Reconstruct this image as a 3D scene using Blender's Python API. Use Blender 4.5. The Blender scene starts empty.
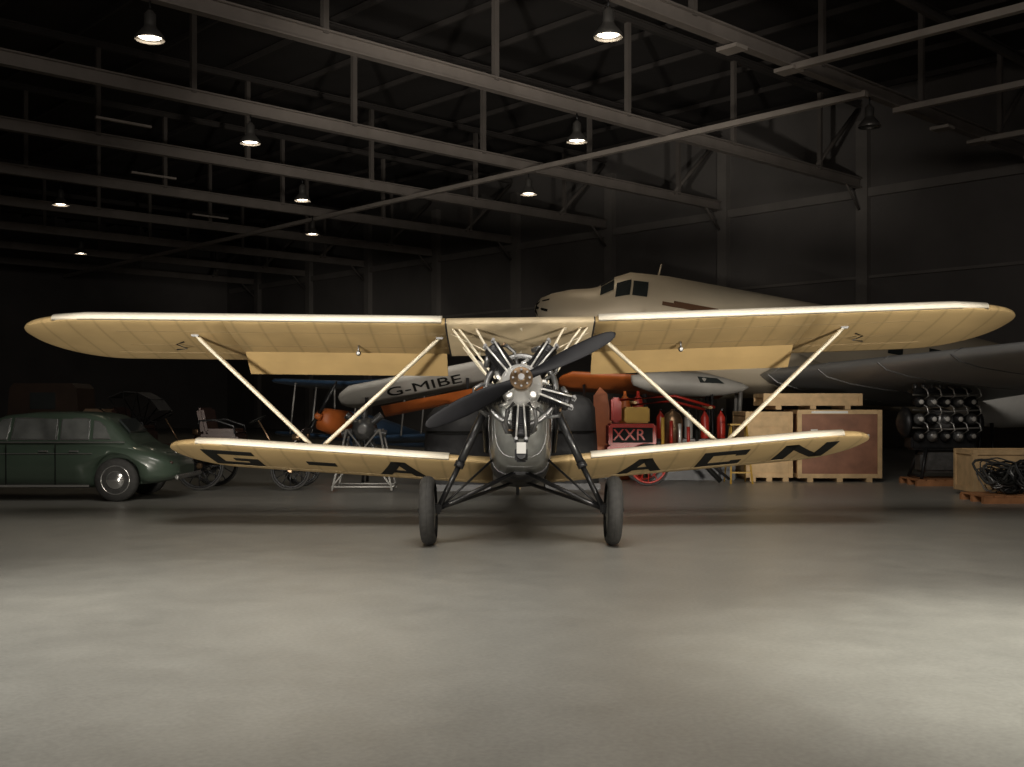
import bpy, bmesh, math, random
from mathutils import Vector, Matrix
random.seed(7)
scene = bpy.context.scene
V = Vector

# ------------------------------------------------------------------ materials
def mat(name, col, rough=0.5, metal=0.0, var=0.0, scale=4.0, bump=0.0, emis=None, estr=0.0,
        coat=0.0, trans=0.0, stripes=None, detail=6.0, spec=0.5):
    m = bpy.data.materials.new(name); m.use_nodes = True
    nt = m.node_tree; b = nt.nodes['Principled BSDF']
    b.inputs['Base Color'].default_value = (*col, 1)
    b.inputs['Roughness'].default_value = rough
    b.inputs['Metallic'].default_value = metal
    b.inputs['Coat Weight'].default_value = coat
    b.inputs['Specular IOR Level'].default_value = spec
    b.inputs['Transmission Weight'].default_value = trans
    if emis:
        b.inputs['Emission Color'].default_value = (*emis, 1)
        b.inputs['Emission Strength'].default_value = estr
    tc = nt.nodes.new('ShaderNodeTexCoord')
    if var > 0 or bump > 0:
        n = nt.nodes.new('ShaderNodeTexNoise'); n.inputs['Scale'].default_value = scale
        n.inputs['Detail'].default_value = detail
        nt.links.new(tc.outputs['Object'], n.inputs['Vector'])
        if var > 0:
            r = nt.nodes.new('ShaderNodeValToRGB')
            r.color_ramp.elements[0].position = 0.3; r.color_ramp.elements[1].position = 0.7
            r.color_ramp.elements[0].color = (*[c*(1-var) for c in col], 1)
            r.color_ramp.elements[1].color = (*[min(1, c*(1+var)) for c in col], 1)
            nt.links.new(n.outputs['Fac'], r.inputs['Fac'])
            last = r.outputs['Color']
            if stripes:
                sp, dark = stripes
                sx = nt.nodes.new('ShaderNodeSeparateXYZ'); nt.links.new(tc.outputs['Object'], sx.inputs[0])
                mm = nt.nodes.new('ShaderNodeMath'); mm.operation = 'PINGPONG'; mm.inputs[1].default_value = sp/2
                nt.links.new(sx.outputs['X'], mm.inputs[0])
                lt = nt.nodes.new('ShaderNodeMapRange'); lt.inputs[1].default_value = 0.0; lt.inputs[2].default_value = 0.026
                lt.inputs[3].default_value = 1.0; lt.inputs[4].default_value = 0.0
                nt.links.new(mm.outputs[0], lt.inputs[0])
                mx = nt.nodes.new('ShaderNodeMix'); mx.data_type = 'RGBA'; mx.blend_type = 'MULTIPLY'
                nt.links.new(lt.outputs[0], mx.inputs[0])
                nt.links.new(last, mx.inputs[6]); mx.inputs[7].default_value = (dark, dark, dark*0.97, 1)
                last = mx.outputs[2]
            nt.links.new(last, b.inputs['Base Color'])
        if bump > 0:
            bp = nt.nodes.new('ShaderNodeBump'); bp.inputs['Strength'].default_value = bump
            bp.inputs['Distance'].default_value = 0.02
            nt.links.new(n.outputs['Fac'], bp.inputs['Height']); nt.links.new(bp.outputs[0], b.inputs['Normal'])
    return m

FAB = mat('doped_linen', (0.42, 0.30, 0.145), 0.46, var=0.12, scale=1.4, stripes=(0.34, 0.72))
FABC = mat('doped_linen_centre', (0.42, 0.34, 0.22), 0.6, var=0.12, scale=3)
FLAPM = mat('doped_linen_flap', (0.43, 0.30, 0.135), 0.6, var=0.10, scale=2)
SEAM = mat('seam_tape', (0.27, 0.19, 0.09), 0.6, var=0.1, scale=3)
SLAT = mat('cream_slat_paint', (0.80, 0.74, 0.62), 0.35, var=0.04, scale=3)
STRUT = mat('cream_strut_paint', (0.78, 0.71, 0.56), 0.35, var=0.05, scale=5)
BLK = mat('black_enamel', (0.012, 0.012, 0.013), 0.34, var=0.2, scale=8, coat=0.15)
PROPM = mat('dark_propeller_paint', (0.008, 0.008, 0.01), 0.55, var=0.2, scale=8, spec=.25)
BLKM = mat('black_letter_paint', (0.008, 0.008, 0.007), 0.7, var=0.2, scale=8, spec=.2)
RUB = mat('tyre_rubber', (0.035, 0.034, 0.032), 0.75, var=0.25, scale=20, bump=0.3)
ALU = mat('polished_aluminium', (0.82, 0.81, 0.78), 0.3, metal=0.6, var=0.08, scale=9)
GUN = mat('gunmetal', (0.22, 0.22, 0.22), 0.35, metal=0.7, var=0.25, scale=10)
COWL = mat('dull_cowling_metal', (0.30, 0.305, 0.29), 0.33, metal=0.55, var=0.2, scale=5)
DRK = mat('dark_iron', (0.03, 0.03, 0.032), 0.42, metal=0.5, var=0.3, scale=9)
BRASS = mat('hub_bronze', (0.30, 0.20, 0.12), 0.35, metal=0.8, var=0.2, scale=12)
WHT = mat('white_paint', (0.75, 0.74, 0.70), 0.5, var=0.05, scale=6)
GWHT = mat('aged_white_dope', (0.34, 0.325, 0.30), 0.5, var=0.1, scale=3)
CHROME = mat('chrome', (0.75, 0.75, 0.74), 0.15, metal=0.9, var=0.03, scale=4)
CARG = mat('car_green', (0.052, 0.075, 0.055), 0.3, var=0.08, scale=2, coat=0.5)
GLS = mat('dark_glass', (0.03, 0.035, 0.035), 0.08, var=0.1, scale=2, coat=0.5)
CGLS = mat('car_window_glass', (0.12, 0.125, 0.12), 0.12, var=0.35, scale=3, coat=0.5)
TAN = mat('tan_leather', (0.20, 0.13, 0.08), 0.6, var=0.2, scale=10)
PINE = mat('pine_wood', (0.58, 0.40, 0.21), 0.65, var=0.18, scale=5)
PLYR = mat('red_brown_plywood', (0.27, 0.12, 0.07), 0.6, var=0.2, scale=4)
ORW = mat('orange_pallet_wood', (0.42, 0.19, 0.08), 0.7, var=0.2, scale=6)
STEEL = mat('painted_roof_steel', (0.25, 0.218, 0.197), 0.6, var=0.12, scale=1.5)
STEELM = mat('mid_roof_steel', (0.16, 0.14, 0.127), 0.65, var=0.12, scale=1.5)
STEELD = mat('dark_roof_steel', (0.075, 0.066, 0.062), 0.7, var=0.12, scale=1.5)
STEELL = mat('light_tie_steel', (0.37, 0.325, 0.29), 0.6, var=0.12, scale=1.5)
ROOF = mat('roof_sheet', (0.05, 0.045, 0.044), 0.8, var=0.15, scale=0.6)
WALL = mat('grey_wall_cladding', (0.165, 0.152, 0.145), 0.8, var=0.12, scale=0.5, bump=0.1)
WALLC = mat('wall_column_paint', (0.24, 0.22, 0.205), 0.7, var=0.1, scale=1)
SHADE = mat('lamp_shade_metal', (0.20, 0.19, 0.18), 0.4, metal=0.7, var=0.1, scale=6)
GLOW = mat('lamp_glow', (1, 0.9, 0.75), 0.5, emis=(1, 0.86, 0.66), estr=14)
RED = mat('red_enamel', (0.38, 0.025, 0.015), 0.35, var=0.1, scale=4)
ORG = mat('orange_fabric', (0.42, 0.105, 0.02), 0.5, var=0.15, scale=3)
YEL = mat('yellow_paint', (0.48, 0.29, 0.05), 0.5, var=0.1, scale=3)
OCH = mat('faded_brown_coachwork', (0.035, 0.02, 0.013), 0.5, var=0.2, scale=3)
BLU = mat('blue_paint', (0.035, 0.07, 0.13), 0.4, var=0.1, scale=3)
SILV = mat('silver_dope', (0.36, 0.35, 0.33), 0.5, metal=0.2, var=0.12, scale=1.2)
DCP = mat('airliner_skin', (0.56, 0.48, 0.36), 0.45, metal=0.1, var=0.08, scale=0.8)
DCW = mat('airliner_wing_skin', (0.34, 0.34, 0.34), 0.45, metal=0.2, var=0.1, scale=0.8)
BRN = mat('dark_brown_stripe', (0.10, 0.045, 0.02), 0.5, var=0.1, scale=2)
MAR = mat('maroon_coachwork', (0.04, 0.017, 0.013), 0.4, var=0.2, scale=3)
TARP = mat('dark_grey_tarpaulin', (0.035, 0.035, 0.037), 0.7, var=0.3, scale=5, bump=0.5)

# floor
FLOOR = bpy.data.materials.new('painted_concrete_floor'); FLOOR.use_nodes = True
nt = FLOOR.node_tree; b = nt.nodes['Principled BSDF']
tc = nt.nodes.new('ShaderNodeTexCoord')
n1 = nt.nodes.new('ShaderNodeTexNoise'); n1.inputs['Scale'].default_value = 0.5; n1.inputs['Detail'].default_value = 10
n2 = nt.nodes.new('ShaderNodeTexNoise'); n2.inputs['Scale'].default_value = 30; n2.inputs['Detail'].default_value = 8
n3 = nt.nodes.new('ShaderNodeTexNoise'); n3.inputs['Scale'].default_value = 3; n3.inputs['Detail'].default_value = 8
for n in (n1, n2, n3): nt.links.new(tc.outputs['Object'], n.inputs['Vector'])
r1 = nt.nodes.new('ShaderNodeValToRGB')
r1.color_ramp.elements[0].position = .3; r1.color_ramp.elements[1].position = .7
r1.color_ramp.elements[0].color = (.256, .250, .228, 1); r1.color_ramp.elements[1].color = (.298, .290, .262, 1)
nt.links.new(n1.outputs['Fac'], r1.inputs['Fac'])
mx = nt.nodes.new('ShaderNodeMix'); mx.data_type = 'RGBA'; mx.blend_type = 'OVERLAY'; mx.inputs[0].default_value = .25
nt.links.new(r1.outputs['Color'], mx.inputs[6]); nt.links.new(n2.outputs['Fac'], mx.inputs[7])
mx2 = nt.nodes.new('ShaderNodeMix'); mx2.data_type = 'RGBA'; mx2.blend_type = 'OVERLAY'; mx2.inputs[0].default_value = .16
nt.links.new(mx.outputs[2], mx2.inputs[6]); nt.links.new(n3.outputs['Fac'], mx2.inputs[7])
nt.links.new(mx2.outputs[2], b.inputs['Base Color'])
rr = nt.nodes.new('ShaderNodeMapRange'); rr.inputs[3].default_value = .29; rr.inputs[4].default_value = .41
nt.links.new(n3.outputs['Fac'], rr.inputs[0]); nt.links.new(rr.outputs[0], b.inputs['Roughness'])
bp = nt.nodes.new('ShaderNodeBump'); bp.inputs['Strength'].default_value = .06; bp.inputs['Distance'].default_value = .01
nt.links.new(n2.outputs['Fac'], bp.inputs['Height']); nt.links.new(bp.outputs[0], b.inputs['Normal'])

# ------------------------------------------------------------------ geometry builder
def frame(d):
    d = d.normalized()
    a = V((0, 0, 1)) if abs(d.z) < 0.9 else V((1, 0, 0))
    x = d.cross(a).normalized(); y = x.cross(d).normalized()
    return x, y

class Part:
    def __init__(s, name, M=None):
        s.name = name; s.v = []; s.f = []; s.m = []; s.sm = []; s.mats = []; s.M = M
    def add(s, vs, fs, m, smooth=False):
        o = len(s.v)
        for p in vs:
            p = V(p)
            s.v.append(s.M @ p if s.M is not None else p)
        if m not in s.mats: s.mats.append(m)
        k = s.mats.index(m)
        for i, f in enumerate(fs):
            s.f.append([o+j for j in f]); s.m.append(k)
            s.sm.append(smooth if isinstance(smooth, bool) else smooth[i])
        return s
    def box(s, c, d, m, R=None, bev=0.0):
        bm = bmesh.new(); bmesh.ops.create_cube(bm, size=1)
        for q in bm.verts: q.co = V((q.co.x*d[0], q.co.y*d[1], q.co.z*d[2]))
        if bev > 0: bmesh.ops.bevel(bm, geom=bm.edges[:], offset=bev, segments=2, affect='EDGES')
        bm.verts.index_update()
        vs = [((R @ q.co) if R is not None else q.co.copy()) + V(c) for q in bm.verts]
        fs = [[q.index for q in f.verts] for f in bm.faces]
        bm.free(); return s.add(vs, fs, m)
    def lathe(s, o, ax, prof, m, seg=20, sx=1.0, cap=True):
        o = V(o); ax = V(ax).normalized(); x, y = frame(ax); vs = []; fs = []; sm = []
        for t, r in prof:
            for i in range(seg):
                a = 2*math.pi*i/seg
                vs.append(o + ax*t + x*(r*math.cos(a)*sx) + y*(r*math.sin(a)))
        n = len(prof)
        for k in range(n-1):
            for i in range(seg):
                j = (i+1) % seg
                fs.append([k*seg+i, k*seg+j, (k+1)*seg+j, (k+1)*seg+i]); sm.append(True)
        if cap:
            fs.append(list(range(seg))[::-1]); fs.append([(n-1)*seg+i for i in range(seg)]); sm += [False, False]
        return s.add(vs, fs, m, sm)
    def cyl(s, p1, p2, r1, m, r2=None, seg=14):
        p1 = V(p1); p2 = V(p2); r2 = r1 if r2 is None else r2
        return s.lathe(p1, p2-p1, [(0, r1), ((p2-p1).length, r2)], m, seg)
    def strut(s, p1, p2, a, bb, m, fwd=(0, 1, 0)):
        p1 = V(p1); p2 = V(p2); d = (p2-p1).normalized(); f = V(fwd); f = (f-d*f.dot(d)).normalized(); x = d.cross(f)
        loops = []
        for p in (p1, p1.lerp(p2, .04), p1.lerp(p2, .96), p2):
            k = 1 if p not in (p1, p2) else .6
            loops.append([p + x*(a*k*math.cos(t)) + f*(bb*k*math.sin(t)) for t in [2*math.pi*i/12 for i in range(12)]])
        return s.loft(loops, m)
    def tube(s, pts, r, m, seg=8):
        pts = [V(p) for p in pts]; loops = []; px = None
        for i, p in enumerate(pts):
            d = (pts[min(i+1, len(pts)-1)] - pts[max(i-1, 0)]).normalized()
            if px is None: x, y = frame(d)
            else:
                x = (px - d*px.dot(d)).normalized(); y = d.cross(x)
            px = x
            loops.append([p + x*(r*math.cos(2*math.pi*k/seg)) + y*(r*math.sin(2*math.pi*k/seg)) for k in range(seg)])
        return s.loft(loops, m)
    def loft(s, loops, m, cap=True, smooth=True):
        n = len(loops[0]); vs = [p for l in loops for p in l]; fs = []; sm = []
        for k in range(len(loops)-1):
            for i in range(n):
                j = (i+1) % n
                fs.append([k*n+i, k*n+j, (k+1)*n+j, (k+1)*n+i]); sm.append(smooth)
        if cap:
            fs.append(list(range(n))[::-1]); fs.append([(len(loops)-1)*n+i for i in range(n)]); sm += [False, False]
        return s.add(vs, fs, m, sm)
    def torus(s, c, ax, R, r, m, seg=32, sg=10, sx=1.0):
        c = V(c); ax = V(ax).normalized(); x, y = frame(ax); vs = []; fs = []
        for i in range(seg):
            a = 2*math.pi*i/seg; e = x*math.cos(a)+y*math.sin(a)
            for j in range(sg):
                t = 2*math.pi*j/sg
                vs.append(c + e*(R + r*math.cos(t)) + ax*(r*sx*math.sin(t)))
        for i in range(seg):
            for j in range(sg):
                fs.append([i*sg+j, ((i+1) % seg)*sg+j, ((i+1) % seg)*sg+(j+1) % sg, i*sg+(j+1) % sg])
        return s.add(vs, fs, m, True)
    def poly(s, pts, m, thick=V((0, 0, 0))):
        pts = [V(p) for p in pts]; n = len(pts); t = V(thick)
        vs = pts + [p+t for p in pts]
        fs = [list(range(n)), [n+i for i in range(n)][::-1]] + [[i, (i+1) % n, n+(i+1) % n, n+i] for i in range(n)]
        return s.add(vs, fs, m)
    def text(s, body, size, Mx, m, ext=0.004):
        cu = bpy.data.curves.new('t', 'FONT'); cu.body = body; cu.size = size; cu.extrude = ext; cu.align_x = 'CENTER'
        ob = bpy.data.objects.new('t', cu); scene.collection.objects.link(ob)
        bpy.context.view_layer.update()
        me = bpy.data.meshes.new_from_object(ob.evaluated_get(bpy.context.evaluated_depsgraph_get()))
        s.add([Mx @ q.co for q in me.vertices], [list(p.vertices) for p in me.polygons], m)
        bpy.data.objects.remove(ob); bpy.data.curves.remove(cu); bpy.data.meshes.remove(me)
        return s
    def done(s, parent=None, rz=None):
        c = sum(s.v, V((0, 0, 0)))/len(s.v)
        if parent is None: c.z = min(p.z for p in s.v)
        me = bpy.data.meshes.new(s.name)
        Ri = Matrix.Rotation(-rz, 3, 'Z') if rz else Matrix.Identity(3)
        me.from_pydata([Ri @ (p-c) for p in s.v], [], s.f)
        for m in s.mats: me.materials.append(m)
        for i, p in enumerate(me.polygons):
            p.material_index = s.m[i]; p.use_smooth = s.sm[i]
        bm = bmesh.new(); bm.from_mesh(me); bmesh.ops.recalc_face_normals(bm, faces=bm.faces[:]); bm.to_mesh(me); bm.free()
        ob = bpy.data.objects.new(s.name, me); scene.collection.objects.link(ob)
        if rz: ob.rotation_euler = (0, 0, rz)
        if parent is not None:
            ob.parent = parent; ob.location = c - parent.location
        else: ob.location = c
        return ob

def empty(name, loc):
    e = bpy.data.objects.new(name, None); e.location = loc; e.empty_display_size = .3
    scene.collection.objects.link(e); return e

# ------------------------------------------------------------------ hangar
K = 1.1
th = math.radians(47)
U = V((math.sin(th), math.cos(th), 0)); W = V((-math.cos(th), math.sin(th), 0))
RZ = math.radians(43)
def H(u, v, z=0.0): return (U*u + W*v)*K + V((0, 0, 1.6+(z-1.6)*K if z > 1.6 else z))
RH = Matrix(((U.x, W.x, 0), (U.y, W.y, 0), (0, 0, 1)))
u0, u1, v0, v1, zr = -13.0, 34.5, -16.0, 64.0, 12.4
uc, vc = (u0+u1)/2, (v0+v1)/2
ZR = 1.6+(zr-1.6)*K
LU, LV = (u1-u0)*K, (v1-v0)*K
def hb(p, u, v, z, d, m): p.box(H(u, v, z), (d[0]*K, d[1]*K, d[2]*K), m, RH)
def shell(name, u, v, z, d, m):
    c = (U*u+W*v)*K; c.z = z
    Part(name).box(c, d, m, RH).done(rz=RZ)
shell('floor', uc, vc, -.1, (LU+.6, LV+.6, .2), FLOOR)
shell('ceiling', uc, vc, ZR+.1, (LU+.6, LV+.6, .2), ROOF)
shell('wall_back', u1+.15, vc, ZR/2, (.3, LV+.6, ZR), WALL)
shell('wall_front', u0-.15, vc, ZR/2, (.3, LV+.6, ZR), WALL)
shell('wall_left', uc, v1+.15, ZR/2, (LU, .3, ZR), WALL)
shell('wall_right', uc, v0-.15, ZR/2, (LU, .3, ZR), WALL)
tr_v = [13.3+5.83*k for k in range(-4, 9)]
CH = 9.2
cols = Part('trim_1')
for v in tr_v:
    c = (U*(u1-.12)+W*v)*K; c.z = 6.2
    cols.box(c, (.30, .46, 12.3), WALLC, RH)
hb(cols, u1-.08, vc, 8.9, (.16, v1-v0-1, .30), WALLC)
hb(cols, u1-.06, vc, 6.0, (.10, v1-v0-1, .10), WALLC)
cols.done()
e = empty('roof_trusses', H(uc, vc, 9))
for k, v in enumerate(tr_v):
    p = Part('truss_%d' % (k+1))
    L = u1-u0-.8
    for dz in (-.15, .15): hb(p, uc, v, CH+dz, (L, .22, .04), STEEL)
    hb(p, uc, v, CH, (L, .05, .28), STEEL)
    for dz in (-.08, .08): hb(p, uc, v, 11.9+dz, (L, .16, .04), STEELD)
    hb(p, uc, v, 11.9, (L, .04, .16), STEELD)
    us = [17.3+4.77*j for j in range(-6, 4)]
    for i, u in enumerate(us):
        if u > u1-.6 or u < u0+.3: continue
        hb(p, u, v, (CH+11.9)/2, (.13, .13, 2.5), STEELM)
    p.cyl(H(u1-3.2, v, CH+.1), H(u1-.5, v, CH+2.5), .08, STEELM, seg=6)
    p.cyl(H(u1-1.3, v, CH-.1), H(u1-.4, v, CH-.9), .05, STEELM, seg=6)
    p.done(e)
p = Part('purlins')
for i in range(20):
    u = u0+1.2+i*2.385
    hb(p, u, vc, 12.2, (.08, v1-v0-1, .16), STEELD)
p.done(e)
p = Part('tie_beams')
def tie(u, va, vb, z=CH-.22, w=.16):
    hb(p, u, (va+vb)/2, z, (w, vb-va, .14), STEELL)
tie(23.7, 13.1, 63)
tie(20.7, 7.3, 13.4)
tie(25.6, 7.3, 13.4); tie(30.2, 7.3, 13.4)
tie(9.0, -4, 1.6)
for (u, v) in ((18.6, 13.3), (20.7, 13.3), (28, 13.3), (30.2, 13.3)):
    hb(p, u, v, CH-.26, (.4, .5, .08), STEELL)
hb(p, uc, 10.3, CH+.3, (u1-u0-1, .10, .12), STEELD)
p.done(e)
for (u, v) in ((15.5, 33.6), (20.5, 39.4), (12, 27.8)):
    q = Part('fluorescent_batten'); hb(q, u, v, 9.02, (1.5, .10, .06), STEELL)
    for s in (-.6, .6): hb(q, u+s, v, 9.08, (.03, .03, .1), DRK)
    q.done()

lamps = [(14.8, 13.3, 1), (24.2, 13.3, 0), (20.1, 19.13, 1), (8.75, 19.13, 1), (24.0, 24.96, 1), (14.1, 24.96, 1),
         (19.3, 30.79, 1), (23.4, 36.6, 1), (13.8, 37.0, 1), (18.9, 48.3, 1)]
for (u, v, on) in lamps:
    q = Part('hanging_high_bay_lamp')
    o = H(u, v, 8.30); z1 = (1.6+(CH-.17-1.6)*K)-o.z
    q.lathe(o, (0, 0, 1), [(0, .29), (.02, .30), (.08, .28), (.18, .20), (.26, .13), (.30, .12), (.52, .12), (.56, .08), (.60, .05), (.61, .001)], SHADE, 24, cap=False)
    q.cyl(o+V((0, 0, .6)), o+V((0, 0, z1)), .02, DRK, seg=8)
    q.lathe(o+V((0, 0, .03)), (0, 0, 1), [(0, .001), (.005, .13), (.03, .22), (.035, .001)], GLOW if on else GUN, 20, cap=False)
    q.done()
    if on:
        l = bpy.data.lights.new('high_bay_spot', 'SPOT'); l.energy = 60; l.color = (1, .82, .58)
        l.spot_size = math.radians(120); l.spot_blend = .8; l.shadow_soft_size = .2
        lo = bpy.data.objects.new('high_bay_spot', l); lo.location = o+V((0, 0, -.03)); scene.collection.objects.link(lo)

# ------------------------------------------------------------------ main biplane
X0 = 0.10
AC = empty('vintage_biplane', (X0, 13.4, 0))
ROLL = 0.0125
def af(c, T):
    yt = 5*T*(.2969*math.sqrt(c)-.126*c-.3516*c*c+.2843*c**3-.1015*c**4)
    return 1.6*yt, -.4*yt
class Wing:
    def __init__(s, y, z0, s0, dih, span, chord, a, T=.13, tip=1.1):
        s.y, s.z0, s.s0, s.dih, s.span, s.chord, s.a, s.T, s.tip = y, z0, s0, dih, span, chord, a, T, tip
    def pt(s, x, c, off):
        ax = abs(x)
        z = s.z0 + s.dih*max(0, ax-s.s0) + ROLL*x
        return V((X0+x, s.y + s.chord*c*math.cos(s.a) + off*math.sin(s.a), z - s.chord*c*math.sin(s.a) + off*math.cos(s.a)))
    def lims(s, x):
        ax = abs(x); t = (ax-(s.span-s.tip))/s.tip
        if t <= 0: return 0.0, 1.0, 1.0
        t = min(t, 1.0); k = math.sqrt(max(0, 1-t*t))
        cm = .36
        return cm*(1-k**.7) if k > 0 else cm, cm+(1-cm)*k, max(.12, k**.7)
    def loop(s, x, cmax=1.0, n=12):
        le, te, tk = s.lims(x); te = min(te, cmax); pts = []
        cs = [(1-math.cos(math.pi*i/n))/2 for i in range(n+1)]
        w = te-le if cmax >= 1 else (s.lims(x)[1]-le)
        def P(cc, up):
            c = cc*(te-le)/max(w, 1e-4) if cmax < 1 else cc
            u, l = af(c, s.T); return s.pt(x, le+c*w, (u if up else l)*s.chord*tk)
        for cc in cs[::-1]: pts.append(P(cc, True))
        for cc in cs[1:]: pts.append(P(cc, False))
        return pts
    def build(s, part, xa, xb, m, cmax=1.0, step=.35, sgn=1):
        L = []; n = max(2, int(abs(xb-xa)/step))
        for i in range(n+1): L.append(xa+(xb-xa)*i/n)
        if xb > s.span-s.tip-.01:
            L = [q for q in L if q < s.span-s.tip] + [s.span-s.tip+s.tip*math.sin(math.pi/2*i/14) for i in range(14)] + [s.span-.004]
        part.loft([s.loop(sgn*q, cmax) for q in L], m)
    def under(s, x, c, off=.004):
        return s.pt(x, c, af(c, s.T)[1]*s.chord-off)
    def over(s, x, c, off=0):
        return s.pt(x, c, af(c, s.T)[0]*s.chord+off)

UW = Wing(13.4, 2.62, .9, .0235, 6.30, 1.62, math.radians(15), .12, 1.0)
LW = Wing(13.75, .88, .42, .079, 4.54, 1.36, math.radians(15.5), .12, .75)
HC = .74
for sg, nm in ((-1, 'starboard'), (1, 'port')):
    p = Part('upper_wing_'+nm)
    UW.build(p, .93, 3.67, FAB, HC, sgn=sg)
    UW.build(p, 3.67, 6.30, FAB, sgn=sg)
    a = [UW.under(sg*(3.75+i*.27), .77, .004) for i in range(7)]
    for i in range(6):
        p.poly([a[i], a[i+1], a[i+1]+V((0, .012, 0)), a[i]+V((0, .012, 0))], SEAM, V((0, 0, .004)))
    for c in (.2, .55):
        a0 = UW.under(sg*.95, c, .001); a1 = UW.under(sg*5.1, c, .001)
        p.poly([a0, a1, a1+V((0, .02, -.004)), a0+V((0, .02, -.004))], SEAM, V((0, 0, .003)))
    p.done(AC)
    p = Part('wing_flap_'+nm)
    fa = math.radians(48)
    loops = []
    for x in (.97, 3.66):
        h = UW.pt(sg*x, HC-.01, .01)
        d = V((0, math.cos(fa), -math.sin(fa))); nn = V((0, math.sin(fa), math.cos(fa)))
        loops.append([h+nn*.03, h+d*.2+nn*.03, h+d*.43, h+d*.2-nn*.02, h-nn*.03])
    p.loft(loops, FLAPM, smooth=False)
    p.done(AC)
    p = Part('leading_edge_slat_'+nm)
    loops = []
    n = 12
    for i in range(n+1):
        x = .97+(5.80-.97)*i/n; le, te, tk = UW.lims(x)
        o = []; inn = []
        for (c, up) in ((.12, 1), (.08, 1), (.05, 1), (.025, 1), (.008, 1), (0, 1), (.006, 0)):
            of = af(c, UW.T)[0 if up else 1]*UW.chord*tk
            o.append(UW.pt(sg*x, le+c-.016, of*1.04+.016)); inn.append(UW.pt(sg*x, le+c-.004, of*1.0+.004))
        loops.append(o+inn[::-1])
    p.loft(loops, SLAT)
    p.done(AC)
    p = Part('wing_brackets_'+nm)
    for x in (2.1,):
        q = UW.under(sg*x, .5); p.cyl(q, q+V((0, 0, -.09)), .012, GUN, seg=8); p.lathe(q+V((0, 0, -.10)), (0, 1, 0), [(-.05, .02), (0, .035), (.06, .02)], GUN, 12)
    q = UW.under(sg*4.35, .45)
    p.tube([q, q+V((sg*.1, 0, -.03)), q+V((-sg*.04, 0, -.09)), q+V((sg*.1, .02, -.10))], .011, DRK)
    p.done(AC)
    p = Part('lower_wing_'+nm)
    LW.build(p, .36, 4.54, FAB, sgn=sg)
    a0 = LW.under(sg*.5, .84, .004); a1 = LW.under(sg*3.9, .84, .004)
    p.poly([a0, a1, a1+V((0, .012, 0)), a0+V((0, .012, 0))], SEAM, V((0, 0, .003)))
    p.done(AC)
    p = Part('lower_slat_'+nm)
    loops = []
    for i in range(9):
        x = .9+(4.12-.9)*i/8; le, te, tk = LW.lims(x); o = []; inn = []
        for (c, up) in ((.12, 1), (.07, 1), (.03, 1), (.01, 1), (0, 1), (.006, 0)):
            of = af(c, LW.T)[0 if up else 1]*LW.chord*tk
            o.append(LW.pt(sg*x, le+c-.014, of*1.04+.012)); inn.append(LW.pt(sg*x, le+c-.004, of+.003))
        loops.append(o+inn[::-1])
    p.loft(loops, SLAT); p.done(AC)
    p = Part('interplane_struts_'+nm)
    bse = LW.over(sg*2.63, .28, -.01)
    t1 = UW.under(sg*4.13, .3, -.01); t2 = UW.under(sg*1.02, .3, -.01)
    p.strut(bse+V((sg*.04, 0, 0)), t1, .027, .06, STRUT); p.strut(bse-V((sg*.04, 0, 0)), t2, .027, .06, STRUT)
    p.box(bse+V((0, 0, .01)), (.2, .12, .05), GUN, bev=.01)
    for t in (t1, t2): p.box(t, (.1, .12, .04), GUN, bev=.01)
    p.done(AC)
    p = Part('cabane_struts_'+nm)
    for (xu, cu_, xf, yf, zf) in ((.84, .10, .36, 12.75, 1.90), (.76, .10, .30, 13.25, 1.92), (.74, .55, .33, 13.35, 1.86), (.55, .10, .22, 12.75, 1.96)):
        p.strut(UW.under(sg*xu, cu_, -.01), (X0+sg*xf, yf, zf), .015, .03, STRUT)
    p.cyl(UW.under(sg*.88, .2, -.01), (X0-sg*.1, 12.9, 2.0), .006, STRUT, seg=6)
    p.done(AC)
p = Part('upper_wing_centre_section')
p.loft([UW.loop(x, .8) for x in (-.915, -.6, -.3, 0, .3, .6, .915)], FABC)
for x in (-.92, .92):
    p.loft([[q for q in UW.loop(x-.012, .8)], [q for q in UW.loop(x+.012, .8)]], DRK)
for x in (-.55, 0, .55):
    a0 = UW.under(x, .08, .004); a1 = UW.under(x, .78, .004)
    p.poly([a0, a1, a1+V((.03, 0, -.003)), a0+V((.03, 0, -.003))], STRUT, V((0, 0, .003)))
p.done(AC)

def Lt(ch):
    t = .24
    if ch == 'G': return [[(0,0),(t,0),(t,1),(0,1)], [(t,.78),(1,.78),(1,1),(t,1)], [(t,0),(1,0),(1,.22),(t,.22)], [(1-t,.22),(1,.22),(1,.54),(1-t,.54)], [(.5,.36),(1-t,.36),(1-t,.54),(.5,.54)]]
    if ch == 'C': return [[(0,0),(t,0),(t,1),(0,1)], [(t,.78),(1,.78),(1,1),(t,1)], [(t,0),(1,0),(1,.22),(t,.22)], [(1-t,.22),(1,.22),(1,.32),(1-t,.32)], [(1-t,.68),(1,.68),(1,.78),(1-t,.78)]]
    if ch == 'A': return [[(0,0),(t,0),(.58,1),(.36,1)], [(1-t,0),(1,0),(.64,1),(.42,1)], [(.2,.22),(.8,.22),(.72,.42),(.28,.42)]]
    if ch == 'N': return [[(0,0),(t,0),(t,1),(0,1)], [(1-t,0),(1,0),(1,1),(1-t,1)], [(1-t,0),(1,0),(t,1),(0,1)]]
    if ch == '-': return [[(0,.40),(1,.40),(1,.64),(0,.64)]]
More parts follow.
